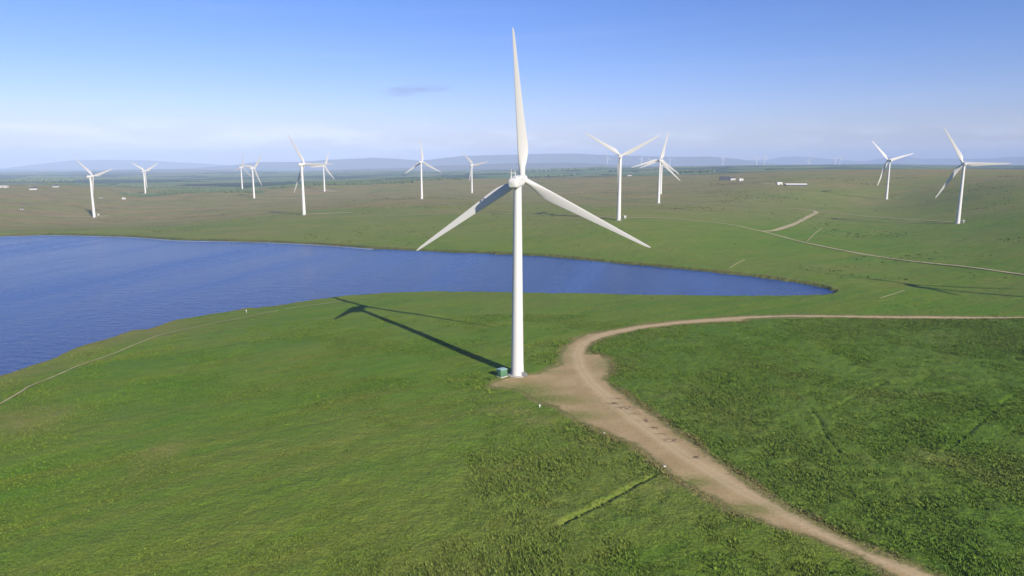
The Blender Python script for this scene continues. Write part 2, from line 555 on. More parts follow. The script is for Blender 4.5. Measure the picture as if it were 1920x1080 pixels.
def turf_material():
    m, t, bs, out = material('turf')
    g = t.add('ShaderNodeNewGeometry')
    at = t.add('ShaderNodeAttribute', attribute_name='mask')
    col, b, c = grass_colour(t, g.outputs['Position'], at)
    va = t.add('ShaderNodeAttribute', attribute_name='valley')
    vo = t.add('ShaderNodeTexVoronoi', feature='F1')
    t.put(vo.inputs['Vector'], g.outputs['Position'])
    vo.inputs['Scale'].default_value = 0.0023
    fs = t.add('ShaderNodeSeparateColor')
    t.put(fs.inputs[0], vo.outputs['Color'])
    f = t.mix(fs.outputs[0], (0.100, 0.190, 0.050), (0.190, 0.210, 0.085))
    f = t.mix(t.ramp(fs.outputs[1], 0.55, 0.6), f, (0.040, 0.075, 0.028))
    ve = t.add('ShaderNodeTexVoronoi', feature='DISTANCE_TO_EDGE')
    t.put(ve.inputs['Vector'], g.outputs['Position'])
    ve.inputs['Scale'].default_value = 0.0023
    f = t.mix(t.ramp(ve.outputs[0], 0.02, 0.045, 1.0, 0.0), f, (0.025, 0.040, 0.018))
    col = t.mix(va.outputs['Fac'], col, f)
    t.put(bs.inputs['Base Color'], col)
    bs.inputs['Roughness'].default_value = 0.9
    bs.inputs['Specular IOR Level'].default_value = 0.15
    h = t.math('ADD', t.math('MULTIPLY', t.noise(g.outputs['Position'], 1.1, 5.0, 0.65), 0.9), t.math('MULTIPLY', t.noise(g.outputs['Position'], 0.16, 3.0), 1.2))
    bp = t.add('ShaderNodeBump')
    bp.inputs['Strength'].default_value = 0.8
    bp.inputs['Distance'].default_value = 0.9
    t.put(bp.inputs['Height'], h)
    t.put(bs.inputs['Normal'], bp.outputs[0])
    return m


def tuft_material():
    m, t, bs, out = material('tuft')
    g = t.add('ShaderNodeNewGeometry')
    at = t.add('ShaderNodeAttribute', attribute_name='mask')
    col, b, c = grass_colour(t, g.outputs['Position'], at)
    va = t.add('ShaderNodeAttribute', attribute_name='vary')
    k = t.add('ShaderNodeCombineColor')
    t.put(k.inputs[0], t.ramp(va.outputs['Fac'], 0, 1, 0.55, 1.25))
    t.put(k.inputs[1], t.ramp(va.outputs['Fac'], 0, 1, 0.58, 1.22))
    t.put(k.inputs[2], t.ramp(va.outputs['Fac'], 0, 1, 0.55, 1.20))
    t.put(bs.inputs['Base Color'], t.mix(1.0, col, k.outputs[0], 'MULTIPLY'))
    bs.inputs['Roughness'].default_value = 0.75
    bs.inputs['Specular IOR Level'].default_value = 0.2
    return m


def gravel_material():
    m, t, bs, out = material('gravel')
    g = t.add('ShaderNodeNewGeometry')
    p = g.outputs['Position']
    ed = t.add('ShaderNodeAttribute', attribute_name='edge').outputs['Fac']
    ln = t.add('ShaderNodeAttribute', attribute_name='lane').outputs['Fac']
    moss = t.add('ShaderNodeAttribute', attribute_name='moss').outputs['Fac']
    pit = t.add('ShaderNodeAttribute', attribute_name='pit').outputs['Fac']
    n1, n2, n3 = t.noise(p, 0.12, 5.0, 0.6), t.noise(p, 0.9, 5.0, 0.65), t.noise(p, 7.0, 3.0, 0.6)
    col = t.mix(t.ramp(n1, 0.35, 0.68), (0.415, 0.298, 0.138), (0.505, 0.370, 0.185))
    col = t.mix(t.ramp(n2, 0.5, 0.78, 0.0, 0.55), col, (0.215, 0.140, 0.075))
    rut = t.math('ABSOLUTE', t.math('SUBTRACT', ln, 1.0))
    col = t.mix(t.math('MULTIPLY', t.ramp(t.math('ADD', ln, t.math('MULTIPLY', n1, 2.4)), 1.9, 5.0, 0.55, 0.0), t.ramp(n2, 0.25, 0.6, 0.5, 1.0)), col, (0.540, 0.415, 0.230))
    col = t.mix(t.ramp(t.math('ADD', rut, t.math('MULTIPLY', n1, 0.5)), 0.4, 1.0, 0.25, 0.0), col, (0.600, 0.470, 0.290))
    col = t.mix(t.ramp(t.math('ADD', ln, t.math('MULTIPLY', n2, 2.0)), 2.6, 4.4, 0.0, 0.15), col, (0.215, 0.165, 0.085))
    gm = t.math('MULTIPLY', t.ramp(t.math('ADD', ed, t.math('MULTIPLY', n2, -2.0)), -1.0, 0.9, 1.0, 0.0), t.ramp(n2, 0.3, 0.55, 0.35, 0.9))
    col = t.mix(gm, col, (0.165, 0.165, 0.050))
    col = t.mix(t.math('MULTIPLY', moss, t.ramp(n2, 0.3, 0.6, 0.45, 1.0)), col, (0.120, 0.175, 0.020))
    col = t.mix(t.math('MULTIPLY', pit, t.ramp(n2, 0.42, 0.56)), col, (0.085, 0.058, 0.038))
    col = t.mix(t.ramp(n3, 0.35, 0.8, 0.0, 0.45), col, (0.16, 0.115, 0.07))
    t.put(bs.inputs['Base Color'], col)
    bs.inputs['Roughness'].default_value = 0.95
    bs.inputs['Specular IOR Level'].default_value = 0.1
    bp = t.add('ShaderNodeBump')
    bp.inputs['Strength'].default_value = 0.6
    bp.inputs['Distance'].default_value = 0.25
    t.put(bp.inputs['Height'], t.math('ADD', n2, t.math('MULTIPLY', n3, 0.25)))
    t.put(bs.inputs['Normal'], bp.outputs[0])
    return m


def water_material():
    m, t, bs, out = material('lake_water')
    g = t.add('ShaderNodeNewGeometry')
    p = g.outputs['Position']
    slick_sheen = t.ramp(t.noise(t.mapping(p, radians(78), (0.0022, 0.016, 0.01)), 1.0, 4.0, 0.55), 0.44, 0.72)
    t.put(bs.inputs['Base Color'], t.mix(slick_sheen, (0.010, 0.037, 0.160), (0.060, 0.120, 0.290)))  # sheen of the wind slicks painted in as a paler base colour
    t.put(bs.inputs['Roughness'], t.math('ADD', 0.16, t.math('MULTIPLY', slick_sheen, 0.2)))
    bs.inputs['IOR'].default_value = 1.33
    h = t.math('ADD', t.noise(t.mapping(p, radians(20), (0.45, 0.9, 0.5)), 1.0, 4.0, 0.6), t.math('MULTIPLY', t.noise(t.mapping(p, radians(-10), (0.12, 0.25, 0.2)), 1.0, 2.0), 1.5))
    bp = t.add('ShaderNodeBump')
    bp.inputs['Strength'].default_value = 0.6
    bp.inputs['Distance'].default_value = 0.5
    t.put(bp.inputs['Height'], h)
    t.put(bs.inputs['Normal'], bp.outputs[0])
    return m


def paint(name, col, rough=0.4, dirt=0.12, dirtcol=(0.30, 0.27, 0.20), scale=0.5, stretch=0.12, metal=0.0):
    m, t, bs, out = material(name)
    c = t.add('ShaderNodeTexCoord')
    nz = t.noise(t.mapping(c.outputs['Object'], 0.0, (1, 1, stretch)), scale, 6.0, 0.65)
    t.put(bs.inputs['Base Color'], t.mix(t.ramp(nz, 0.48, 0.82, 0.0, dirt), col, dirtcol))
    t.put(bs.inputs['Roughness'], t.ramp(nz, 0.3, 0.8, rough, min(1, rough + 0.2)))
    bs.inputs['Metallic'].default_value = metal
    return m


def plain(name, a, b, scale, rough=0.9, bump=0.0):
    m, t, bs, out = material(name)
    c = t.add('ShaderNodeNewGeometry')
    nz = t.noise(c.outputs['Position'], scale, 5.0, 0.6)
    t.put(bs.inputs['Base Color'], t.mix(t.ramp(nz, 0.35, 0.68), a, b))
    bs.inputs['Roughness'].default_value = rough
    bs.inputs['Specular IOR Level'].default_value = 0.2
    if bump:
        bp = t.add('ShaderNodeBump')
        bp.inputs['Distance'].default_value = bump
        t.put(bp.inputs['Height'], nz)
        t.put(bs.inputs['Normal'], bp.outputs[0])
    return m


M_TURF, M_TUFT, M_GRAVEL, M_WATER = turf_material(), tuft_material(), gravel_material(), water_material()
M_WHITE = paint('white_coat', (0.57, 0.565, 0.545), 0.38, 0.16)
M_BLADE = paint('blade_gelcoat', (0.55, 0.54, 0.52), 0.35, 0.10)
M_STEEL = paint('galvanised_steel', (0.33, 0.34, 0.35), 0.45, 0.2, metal=0.7)
M_DARK = paint('dark_steel', (0.06, 0.06, 0.065), 0.5, 0.2)
M_CONC = plain('concrete', (0.34, 0.32, 0.28), (0.44, 0.42, 0.37), 1.2)
M_KGREEN = paint('green_cladding', (0.085, 0.205, 0.105), 0.5, 0.25, (0.20, 0.22, 0.12), 1.2, 0.4)
M_KROOF = paint('pale_green_roof', (0.25, 0.40, 0.36), 0.45, 0.25, (0.25, 0.27, 0.2), 1.0, 1.0)
M_KDOOR = paint('green_door_paint', (0.065, 0.165, 0.085), 0.5, 0.2, (0.20, 0.22, 0.12), 1.2, 0.4)
M_HARL = plain('white_harling', (0.42, 0.41, 0.385), (0.50, 0.49, 0.46), 0.4)
M_SLATE = plain('slate', (0.055, 0.058, 0.066), (0.085, 0.088, 0.095), 0.6)
M_PANE = paint('dark_glass', (0.03, 0.035, 0.04), 0.1, 0.05)
M_SHEET = paint('pale_sheet', (0.66, 0.66, 0.63), 0.45, 0.2)
M_WOOD_LEAF = plain('conifer_green', (0.085, 0.125, 0.065), (0.110, 0.150, 0.075), 0.02)
M_LEAF = plain('leaf_green', (0.085, 0.125, 0.065), (0.120, 0.160, 0.075), 0.05)
M_HILL = plain('hill_turf', (0.075, 0.085, 0.045), (0.105, 0.095, 0.060), 0.0011)
M_PATH = plain('trodden_path', (0.360, 0.310, 0.130), (0.450, 0.390, 0.210), 0.3)
M_FAR_TRACK = plain('stone_track', (0.340, 0.290, 0.150), (0.440, 0.375, 0.210), 0.05)
M_STONE = plain('pale_stone', (0.42, 0.40, 0.36), (0.58, 0.56, 0.52), 3.0, 0.9, 0.05)

# ------------------------------------------------------------------ the land, one sheet out to the foot of the hills
az = np.concatenate([np.linspace(-180, -62, 50)[:-1], np.linspace(-62, -40, 60)[:-1], np.linspace(-40, 40, 840), np.linspace(40, 62, 60)[1:], np.linspace(62, 180, 50)[1:-1]])
rows = [2.0, 8.0, 20.0, 40.0, 55.0, 65.0]
while rows[-1] < 27000:
    r = rows[-1]
    rows.append(r + max(0.7 if r < 96 else 0.28, min(r * r / (CAMH * F) * 1.15, 0.028 * r)))
rows = np.array(rows)
na, nr = len(az), len(rows)
AZ, RR = np.meshgrid(np.radians(az), rows)
X, Y = (RR * np.sin(AZ)).ravel(), (RR * np.cos(AZ)).ravel()
Z = hfun(X, Y)
MASK, SD, LK = masks(X, Y)
RAD = np.hypot(X, Y)
amp = sstep(900, 250, RAD) * sstep(0.0, 2.0, LK) * (0.10 + 0.22 * MASK[:, 2]) * sstep(0.0, -2.0, SD)
Zd = Z + fbm(X, Y, 3.2, 3, 31) * amp * 1.5 + fbm(X, Y, 22, 3, 33) * 0.45 * sstep(80, 160, RAD) * sstep(0.0, 12.0, LK) * sstep(0.0, -5.0, SD)
Zd = Zd - 0.05 * sstep(-1.0, 1.0, SD)
VAL = sstep(2300, 2700, RAD + fbm(X, Y, 900, 3, 40) * 400)
I = np.arange(nr * na).reshape(nr, na)
J = np.roll(I, -1, 1)
FC = np.stack([I[:-1].ravel(), J[:-1].ravel(), J[1:].ravel(), I[1:].ravel()], -1)[:, ::-1]
land = grid_mesh('ground', np.stack([X, Y, Zd], -1), FC, M_TURF, True, {'mask': MASK, 'valley': VAL})
tag(land, kind='structure')

# gravel track and crane pad, cut along the same sheet and laid over it
sdn = SD + fbm(X, Y, 3.0, 3, 51) * 0.9 + fbm(X, Y, 11.0, 2, 52) * 0.5
fin = (sdn[FC] > -0.1).all(1)
used = np.unique(FC[fin])
remap = np.full(len(X), -1)
remap[used] = np.arange(len(used))
tx, ty = X[used], Y[used]
lane = seg_dist(tx, ty, WHEEL)
pit = np.zeros(len(tx))
for b in ((1150, 757, 2.2, 1.3), (1172, 765, 2.4, 1.5), (1190, 776, 1.6, 1.0), (1210, 790, 1.8, 1.1), (1225, 803, 1.2, .9), (1258, 826, 2.0, 1.2), (1304, 858, 1.5, .9), (1165, 748, 3, .8), (1240, 815, 1.4, .7)):
    pit = np.maximum(pit, blob(tx, ty, *b))
moss = np.zeros(len(tx))
for b in ((985, 733, 9, 9, 1), (1015, 748, 11, 5, 1), (1060, 752, 9, 4, .6), (950, 725, 6, 6, .6), (1075, 780, 9, 4, .8), (1048, 672, 4, 8, .6), (1130, 685, 3, 8, .5), (1300, 905, 5, 3, .8), (1400, 955, 6, 2.5, .8), (1060, 655, 2.5, 8, .5), (1020, 697, 8, 3, .6)):
    moss = np.maximum(moss, b[4] * blob(tx, ty, *b[:4]))
tr = grid_mesh('gravel_track', np.stack([tx, ty, Zd[used] + 0.055], -1), remap[FC[fin]], M_GRAVEL, True,
               {'edge': sdn[used], 'lane': lane, 'pit': pit, 'moss': moss})
tag(tr, kind='structure')


def resample(pts, step):
    pts = np.asarray(pts, float)[:, :2]
    # Catmull-Rom through the points
    P = np.vstack([2 * pts[0] - pts[1], pts, 2 * pts[-1] - pts[-2]])
    out = []
    for i in range(1, len(P) - 2):
        k = max(2, int(np.linalg.norm(P[i + 1] - P[i]) / step))
        for s in np.linspace(0, 1, k, endpoint=False):
            a, b, c, d = P[i - 1], P[i], P[i + 1], P[i + 2]
            out.append(0.5 * (2 * b + (c - a) * s + (2 * a - 5 * b + 4 * c - d) * s * s + (3 * b - a - 3 * c + d) * s ** 3))
    out.append(P[-2])
    return np.array(out)


def ribbon(name, pts, width, lift, mat, step=2.0, seed=1):
    c = resample(pts, step)
    d = np.gradient(c, axis=0)
    d /= np.linalg.norm(d, axis=1)[:, None] + 1e-9
    nn = np.stack([-d[:, 1], d[:, 0]], -1)
    wv = width * (1 + 0.35 * fbm(c[:, 0], c[:, 1], width * 4, 3, seed))
    ws = [-0.5, 0.0, 0.5]
    V = []
    for k in ws:
        q = c + nn * (wv * k)[:, None]
        V.append(np.stack([q[:, 0], q[:, 1], hfun(q[:, 0], q[:, 1]) + lift], -1))
    m = len(c)
    V = np.concatenate(V)
    f = []
    for k in range(2):
        a = np.arange(m - 1) + k * m
        f.append(np.stack([a, a + 1, a + 1 + m, a + m], -1)[:, ::-1])
    return tag(grid_mesh(name, V, np.concatenate(f), mat, True), kind='structure')


ribbon('footpath', PATH, 0.75, 0.22, M_PATH, 1.0)
FAR = [((930, 399.5), (981, 401.4), (1085, 404), (1158, 408.5), (1211, 408.4), (1282, 412.6), (1366, 421), (1400, 428), (1440, 437), (1511, 455.6),
        (1594, 472.5), (1687, 487.5), (1800, 499.5), (1920, 515.6), (2000, 523)),
       ((1425, 433.5), (1450, 433), (1485, 422), (1515, 407), (1530, 397.5), (1507, 393.3), (1477, 390.5)),
       ((1530, 397.5), (1575, 400.5), (1687, 410.6), (1785, 416.5)),
       ((1236, 380.5), (1290, 381.5), (1345, 382.3), (1400, 384)), ((1140, 361), (1178, 362.3), (1239, 363.6)),
       ((105, 405.5), (140, 406), (177, 406.5), (205, 404.5)), ((573, 402), (600, 401), (630, 399.5), (662, 398.3)),
       ((595, 357.2), (608, 357.8), (632, 358.6)), ((725, 370.5), (760, 371.5), (791, 372.2)), ((477, 370.8), (500, 371.4), (560, 372.4)),
       ((420, 355.5), (454, 355.4), (500, 353.2)), ((1420, 343.5), (1450, 345), (1475, 348))]
WID = [3.5, 6.0, 3.2, 4.5, 5, 7, 9, 14, 10, 10, 12, 8]
ci = 0
for pts, wd in zip(FAR, WID):
    g = [ground(*p) for p in pts]
    ribbon('gravel_track', g, wd, 0.35, M_FAR_TRACK, 8.0, ci)
    ci += 1
for pts in (((1368, 503), (1382, 494.5), (1397, 487)), ((1513, 453), (1526, 440), (1541, 428)), ((1650, 560), (1675, 552), (1696, 545))):
    ribbon('footpath', [ground(*p) for p in pts], 0.8, 0.3, M_PATH, 4.0, 7)

# ------------------------------------------------------------------ lake
cen = LAKE.mean(0)
nx = []
m = len(LAKE)
for i in range(m):                                     # outline set a few metres back under the banks
    a, b, c = LAKE[i - 1], LAKE[i], LAKE[(i + 1) % m]
    e = (c - a) / (np.linalg.norm(c - a) + 1e-9)
    nx.append(b + np.array([-e[1], e[0]]) * (4.0))
nx = np.array(nx)
area = 0.5 * sum(LAKE[i - 1][0] * LAKE[i][1] - LAKE[i][0] * LAKE[i - 1][1] for i in range(m))
if area > 0:
    nx = 2 * LAKE - nx
bm = bmesh.new()
f = bm.faces.new([bm.verts.new((p[0], p[1], LAKE_Z)) for p in nx])
bmesh.ops.triangulate(bm, faces=[f])
for f in bm.faces:
    if f.normal.z < 0:
        f.normal_flip()
me = bpy.data.meshes.new('lake')
bm.to_mesh(me)
bm.free()
me.materials.append(M_WATER)
lk = bpy.data.objects.new('lake', me)
COL.objects.link(lk)
tag(lk, kind='structure')

# pale shallows along the windward far shore
SHALLOW = np.array([at_z(x, y + 1.0, LAKE_Z)[:2] for x, y in ((-40, 444.5), (0, 443.4), (80, 441), (130, 441.4), (240, 444.4), (330, 450.4), (420, 452.4), (520, 455.4), (600, 459.4), (700, 466.4))])
c = resample(SHALLOW, 4.0)
d = np.gradient(c, axis=0)
d /= np.linalg.norm(d, axis=1)[:, None]
wv = (2.5 + 3.5 * fbm(c[:, 0], c[:, 1], 60, 3, 4))[:, None]
nn_ = np.stack([d[:, 1], -d[:, 0]], -1)
V = np.concatenate([np.c_[c - nn_ * 3, np.full(len(c), LAKE_Z + 0.03)], np.c_[c + nn_ * wv, np.full(len(c), LAKE_Z + 0.03)]])
k = np.arange(len(c) - 1)
M_SHALLOW = plain('shallow_water', (0.20, 0.24, 0.34), (0.30, 0.34, 0.42), 0.06, 0.35)
tag(grid_mesh('shallow_water', V, np.stack([k, k + len(c), k + len(c) + 1, k + 1], -1), M_SHALLOW), kind='structure')

# ------------------------------------------------------------------ grass tufts standing on the pasture


def tufts(name, N, rng, seed, rmin, rmax, azr, kind):
    g = np.random.default_rng(seed)
    a = np.radians(g.uniform(azr[0], azr[1], N))
    r = np.sqrt(g.uniform(rmin ** 2, rmax ** 2, N))
    x, y = r * np.sin(a), r * np.cos(a)
    mk, sd, lkd = masks(x, y)
    rank = mk[:, 2]
    if kind == 'rank':
        p = sstep(0.12, 0.5, rank + 0.25 * fbm(x, y, 6, 2, 61)) * sstep(-0.2, -1.4, sd) * (lkd > 1.5)
    elif kind == 'rush':
        p = sstep(0.25, 0.5, rank) * sstep(-0.4, -2.0, sd) * sstep(0.05, 0.55, fbm(x, y, 26, 3, 77) + 0.75 * sstep(-7.0, -1.5, sd))
        for b in ((1030, 668, 7, 11), (1005, 662, 7, 8), (1050, 640, 5, 9), (880, 712, 9, 8), (900, 735, 5, 6), (913, 757, 4, 4), (955, 778, 9, 4), (1090, 818, 9, 5), (1115, 835, 5, 4), (600, 752, 8, 4)):
            p = np.maximum(p, 0.95 * sstep(0.30, 0.75, blob(x, y, *b) + 0.35 * fbm(x, y, 6, 2, 79)) * sstep(0.2, -1.0, sd))
    elif kind == 'moor':
        p = sstep(6.0, 14.0, lkd) * sstep(0.10, 0.50, fbm(x, y, 120, 4, 78)) * 0.7
    else:
        p = sstep(0.5, 0.2, rank) * sstep(-0.3, -2.5, sd) * (lkd > 1.0) * 0.85
    for pts in DITCH[:2]:
        p = p * sstep(0.05, 0.5, seg_dist(x, y, pts))
    p = p * sstep(0.5, 1.0, seg_dist(x, y, PATH)) * sstep(3.4, 4.2, np.hypot(x - 1.81, y - 229.94)) * sstep(2.0, 2.6, np.hypot(x + 3.3, y - 228.6))
    keep = g.random(N) < p
    x, y, mk, r = x[keep], y[keep], mk[keep], r[keep]
    N = len(x)
    z = hfun(x, y) - 0.08
    K, hh, ww, sp = {'rank': (8, 0.42, 0.10, 0.42), 'short': (5, 0.24, 0.10, 0.36), 'rush': (14, 0.62, 0.12, 0.60), 'moor': (8, 0.75, 0.42, 1.10)}[kind]
    size = g.uniform(0.55, 1.35, N) * (1 + 0.5 * np.clip(fbm(x, y, 14, 3, 71), -0.6, 1))
    th = g.uniform(0, 2 * pi, (N, K))
    rad = g.uniform(0.1, 1.0, (N, K)) * sp * size[:, None]
    bx, by = x[:, None] + np.cos(th) * rad, y[:, None] + np.sin(th) * rad
    ht = hh * size[:, None] * g.uniform(0.6, 1.15, (N, K))
    lean = g.uniform(0.15, 0.75, (N, K)) * ht
    tx, ty = bx + np.cos(th) * lean - 0.12 * ht, by + np.sin(th) * lean + 0.1 * ht
    ph = th + pi / 2 + g.uniform(-0.7, 0.7, (N, K))
    wx, wy = np.cos(ph) * ww * size[:, None], np.sin(ph) * ww * size[:, None]
    zz = np.repeat(z[:, None], K, 1)
    V = np.stack([np.stack([bx - wx, by - wy, zz], -1), np.stack([bx + wx, by + wy, zz], -1), np.stack([tx, ty, zz + ht], -1)], 2).reshape(-1, 3)
    fc = np.arange(len(V)).reshape(-1, 3)
    vary = np.repeat(np.clip(g.normal({'rank': 0.55, 'short': 0.22, 'rush': 0.48, 'moor': 0.0}[kind], 0.2, N), 0, 1), K * 3)
    o = grid_mesh(name, V, fc, M_TUFT, False, {'mask': np.repeat(mk, K * 3, 0), 'vary': vary})
    tag(o, kind='stuff')
    return o


o = tufts('rough_grass', 360000, 0, 11, 90, 440, (-40, 46), 'rank')
tag(o, 'rank dark green rushes and tussocks on the pasture round the gravel track', 'rough grass')
o = tufts('meadow_grass', 230000, 0, 12, 90, 330, (-46, 40), 'short')
tag(o, 'short bright green grass on the slope down to the lake', 'grass')

o = tufts('rush_clumps', 42000, 0, 13, 110, 420, (-30, 40), 'rush')
tag(o, 'taller darker rush clumps scattered through the rank pasture and along the track verges', 'rushes')
o = tufts('heather_clumps', 70000, 0, 14, 430, 1900, (-39, 39), 'moor')
tag(o, 'dark heather and rush clumps dotted over the far moor behind the lake', 'heather')

# ------------------------------------------------------------------ hills beyond the lowland


def hills(prof, dist, depth, seed, rough):
    pa = np.array([math.atan2(*ray(px, py)[:2]) for px, py in prof])
    pz = np.array([at_r(px, py, dist)[2] for px, py in prof])
    a = np.linspace(pa[0], pa[-1], 520)
    top = np.interp(a, pa, pz)
    k = np.hanning(9)
    top = np.convolve(np.pad(top, 4, 'edge'), k / k.sum(), 'valid')
    t = np.linspace(-1, 1, 31)
    A2, T2 = np.meshgrid(a, t)
    R2 = dist + T2 * depth
    x, y = R2 * np.sin(A2), R2 * np.cos(A2)
    base = -190.0
    s = np.where(T2 < 0, sstep(-1.0, 0.0, T2 + 0.06 * fbm(x, y, 2500, 3, seed)), 1 - 0.8 * sstep(0.0, 1.0, T2))
    z = base + (top[None] - base) * s + fbm(x, y, 1500, 5, seed + 1) * rough * s * (1.2 - s)
    z = z + fbm(x, y, 700, 3, seed + 2) * rough * 0.12 * s
    nn, mm = z.shape
    I = np.arange(nn * mm).reshape(nn, mm)
    fc = np.stack([I[:-1, :-1].ravel(), I[:-1, 1:].ravel(), I[1:, 1:].ravel(), I[1:, :-1].ravel()], -1)
    o = grid_mesh('hills', np.stack([x, y, z], -1).reshape(-1, 3), fc, M_HILL, True)
    return tag(o, kind='structure')


hills([(-500, 316), (-200, 318), (0, 316), (60, 309), (140, 300.5), (200, 299.5), (260, 300), (330, 304), (400, 308), (480, 312), (600, 317), (700, 322)], 24000, 2600, 81, 60)
hills([(150, 326), (300, 318), (380, 314), (440, 309), (480, 303.5), (520, 304), (570, 303), (620, 300), (700, 296), (740, 297.5), (790, 302), (830, 297), (870, 292.5), (930, 291),
       (1000, 289), (1080, 287.5), (1140, 290.5), (1200, 292), (1260, 294.5), (1330, 294), (1380, 298), (1440, 306), (1520, 316)], 17000, 2400, 85, 70)
hills([(1200, 312), (1330, 303), (1400, 300), (1440, 299), (1470, 293.5), (1500, 293), (1550, 297.5), (1620, 302), (1655, 296), (1690, 292.5), (1730, 298), (1770, 296.5), (1810, 298),
       (1860, 297), (1920, 293), (2050, 291), (2300, 300), (2500, 312)], 23500, 2600, 91, 60)
hills([(-500, 326), (-100, 325), (100, 324), (200, 320), (300, 317), (420, 318), (500, 321), (640, 318), (780, 313), (840, 309), (900, 308), (960, 306), (1060, 304.5), (1120, 307), (1200, 310), (1320, 313)],
      11500, 1500, 97, 50)

# ------------------------------------------------------------------ wind turbines
HUB, YO = 65.0, 6.0
NACELLE_Z = HUB


def blade_mesh():
    bm = bmesh.new()
    st = [  # distance, chord, thickness, offset of trailing edge side, twist, roundness
        (0.9, 1.9, 1.9, 0.0, 0.0, 1.0), (2.2, 1.9, 1.85, 0.0, 0.0, 1.0), (3.4, 2.05, 1.7, 0.06, 8, 0.8), (5.0, 2.6, 1.35, 0.30, 10, 0.4),
        (7.0, 3.2, 1.05, 0.58, 10, 0.1), (9.2, 3.5, 0.86, 0.74, 9, 0.0), (12, 3.35, 0.70, 0.72, 7, 0), (16, 2.95, 0.55, 0.62, 5, 0),
        (21, 2.5, 0.42, 0.51, 3.5, 0), (26, 2.1, 0.33, 0.42, 2.2, 0), (31, 1.72, 0.26, 0.33, 1.2, 0), (36, 1.35, 0.20, 0.25, 0.4, 0),
        (40, 1.05, 0.15, 0.18, 0, 0), (43, 0.78, 0.11, 0.12, -0.5, 0), (44.4, 0.48, 0.07, 0.05, -0.5, 0), (45.0, 0.12, 0.03, -0.05, -0.5, 0)]
    m = 22
    rings = []
    for z, c, th, off, tw, rd in st:
        ring = []
        for i in range(m):
            u = 2 * pi * i / m
            ex = 0.5 * cos(u)
            xn = (0.5 - ex)                                   # 0 at the leading edge ... 1
            foil = 1.35 * (1.0 - xn) ** 0.9 * (xn + 0.02) ** 0.45 if xn < 1 else 0
            yy_c = 0.5 * sin(u)
            yy_f = math.copysign(0.5 * foil, sin(u)) if abs(sin(u)) > 1e-6 else 0
            X = -ex * c + off
            Yv = (yy_c * rd + yy_f * (1 - rd)) * th
            t = radians(tw)
            pre = -0.0006 * z * z * 0.4
            ring.append((X * cos(t) - Yv * sin(t), X * sin(t) + Yv * cos(t) - pre, z))
        rings.append(ring)
    loft(bm, rings)
    return bm


def nacelle_bm():
    bm = bmesh.new()
    rings = []
    for y, wd, top, bot in ((-6.1, 1.9, 0.75, -0.75), (-5.9, 2.6, 1.2, -1.25), (-5.2, 3.0, 1.5, -1.65), (-3.0, 3.2, 1.7, -1.75), (0, 3.3, 1.8, -1.75), (2.6, 3.2, 1.75, -1.7), (3.8, 2.9, 1.55, -1.5), (4.3, 2.4, 1.2, -1.2)):
        ring = []
        mm = 28
        for i in range(mm):
            u = 2 * pi * i / mm
            c_, s_ = cos(u), sin(u)
            k = 0.45
            ex = math.copysign(abs(c_) ** k, c_) * wd / 2
            ez = math.copysign(abs(s_) ** k, s_)
            ring.append((ex, y, (top + bot) / 2 + ez * (top - bot) / 2))
        rings.append(ring)
    loft(bm, rings)
    return bm


def hub_bm():
    bm = bmesh.new()
    rings = []
    for y, r in ((-1.7, 1.15), (-1.5, 1.45), (-0.6, 1.65), (0.4, 1.65), (1.2, 1.4), (1.8, 0.95), (2.1, 0.45), (2.2, 0.08)):
        rings.append([(r * cos(2 * pi * i / 30), y, r * sin(2 * pi * i / 30)) for i in range(30)])
    loft(bm, rings)
    return bm


def tower_bm():
    bm = bmesh.new()
    rings = []
    top = HUB - 1.75
    prof = []
    for k in range(25):
        z = 0.25 + (top - 0.25) * k / 24
        prof.append((z, 2.15 + (1.28 - 2.15) * (z / top) ** 0.95))
    for fz in (21.5, 43.0):
        rr = 2.15 + (1.28 - 2.15) * (fz / top) ** 0.95
        prof += [(fz - 0.16, rr + 0.002), (fz - 0.15, rr + 0.05), (fz + 0.15, rr + 0.045), (fz + 0.16, rr - 0.004)]
    prof.sort()
    for z, r in prof:
        rings.append(circle(r, z, 40))
    rings.append(circle(1.34, top + 0.02, 40))
    rings.append(circle(1.34, top + 0.35, 40))
    loft(bm, rings)
    return bm


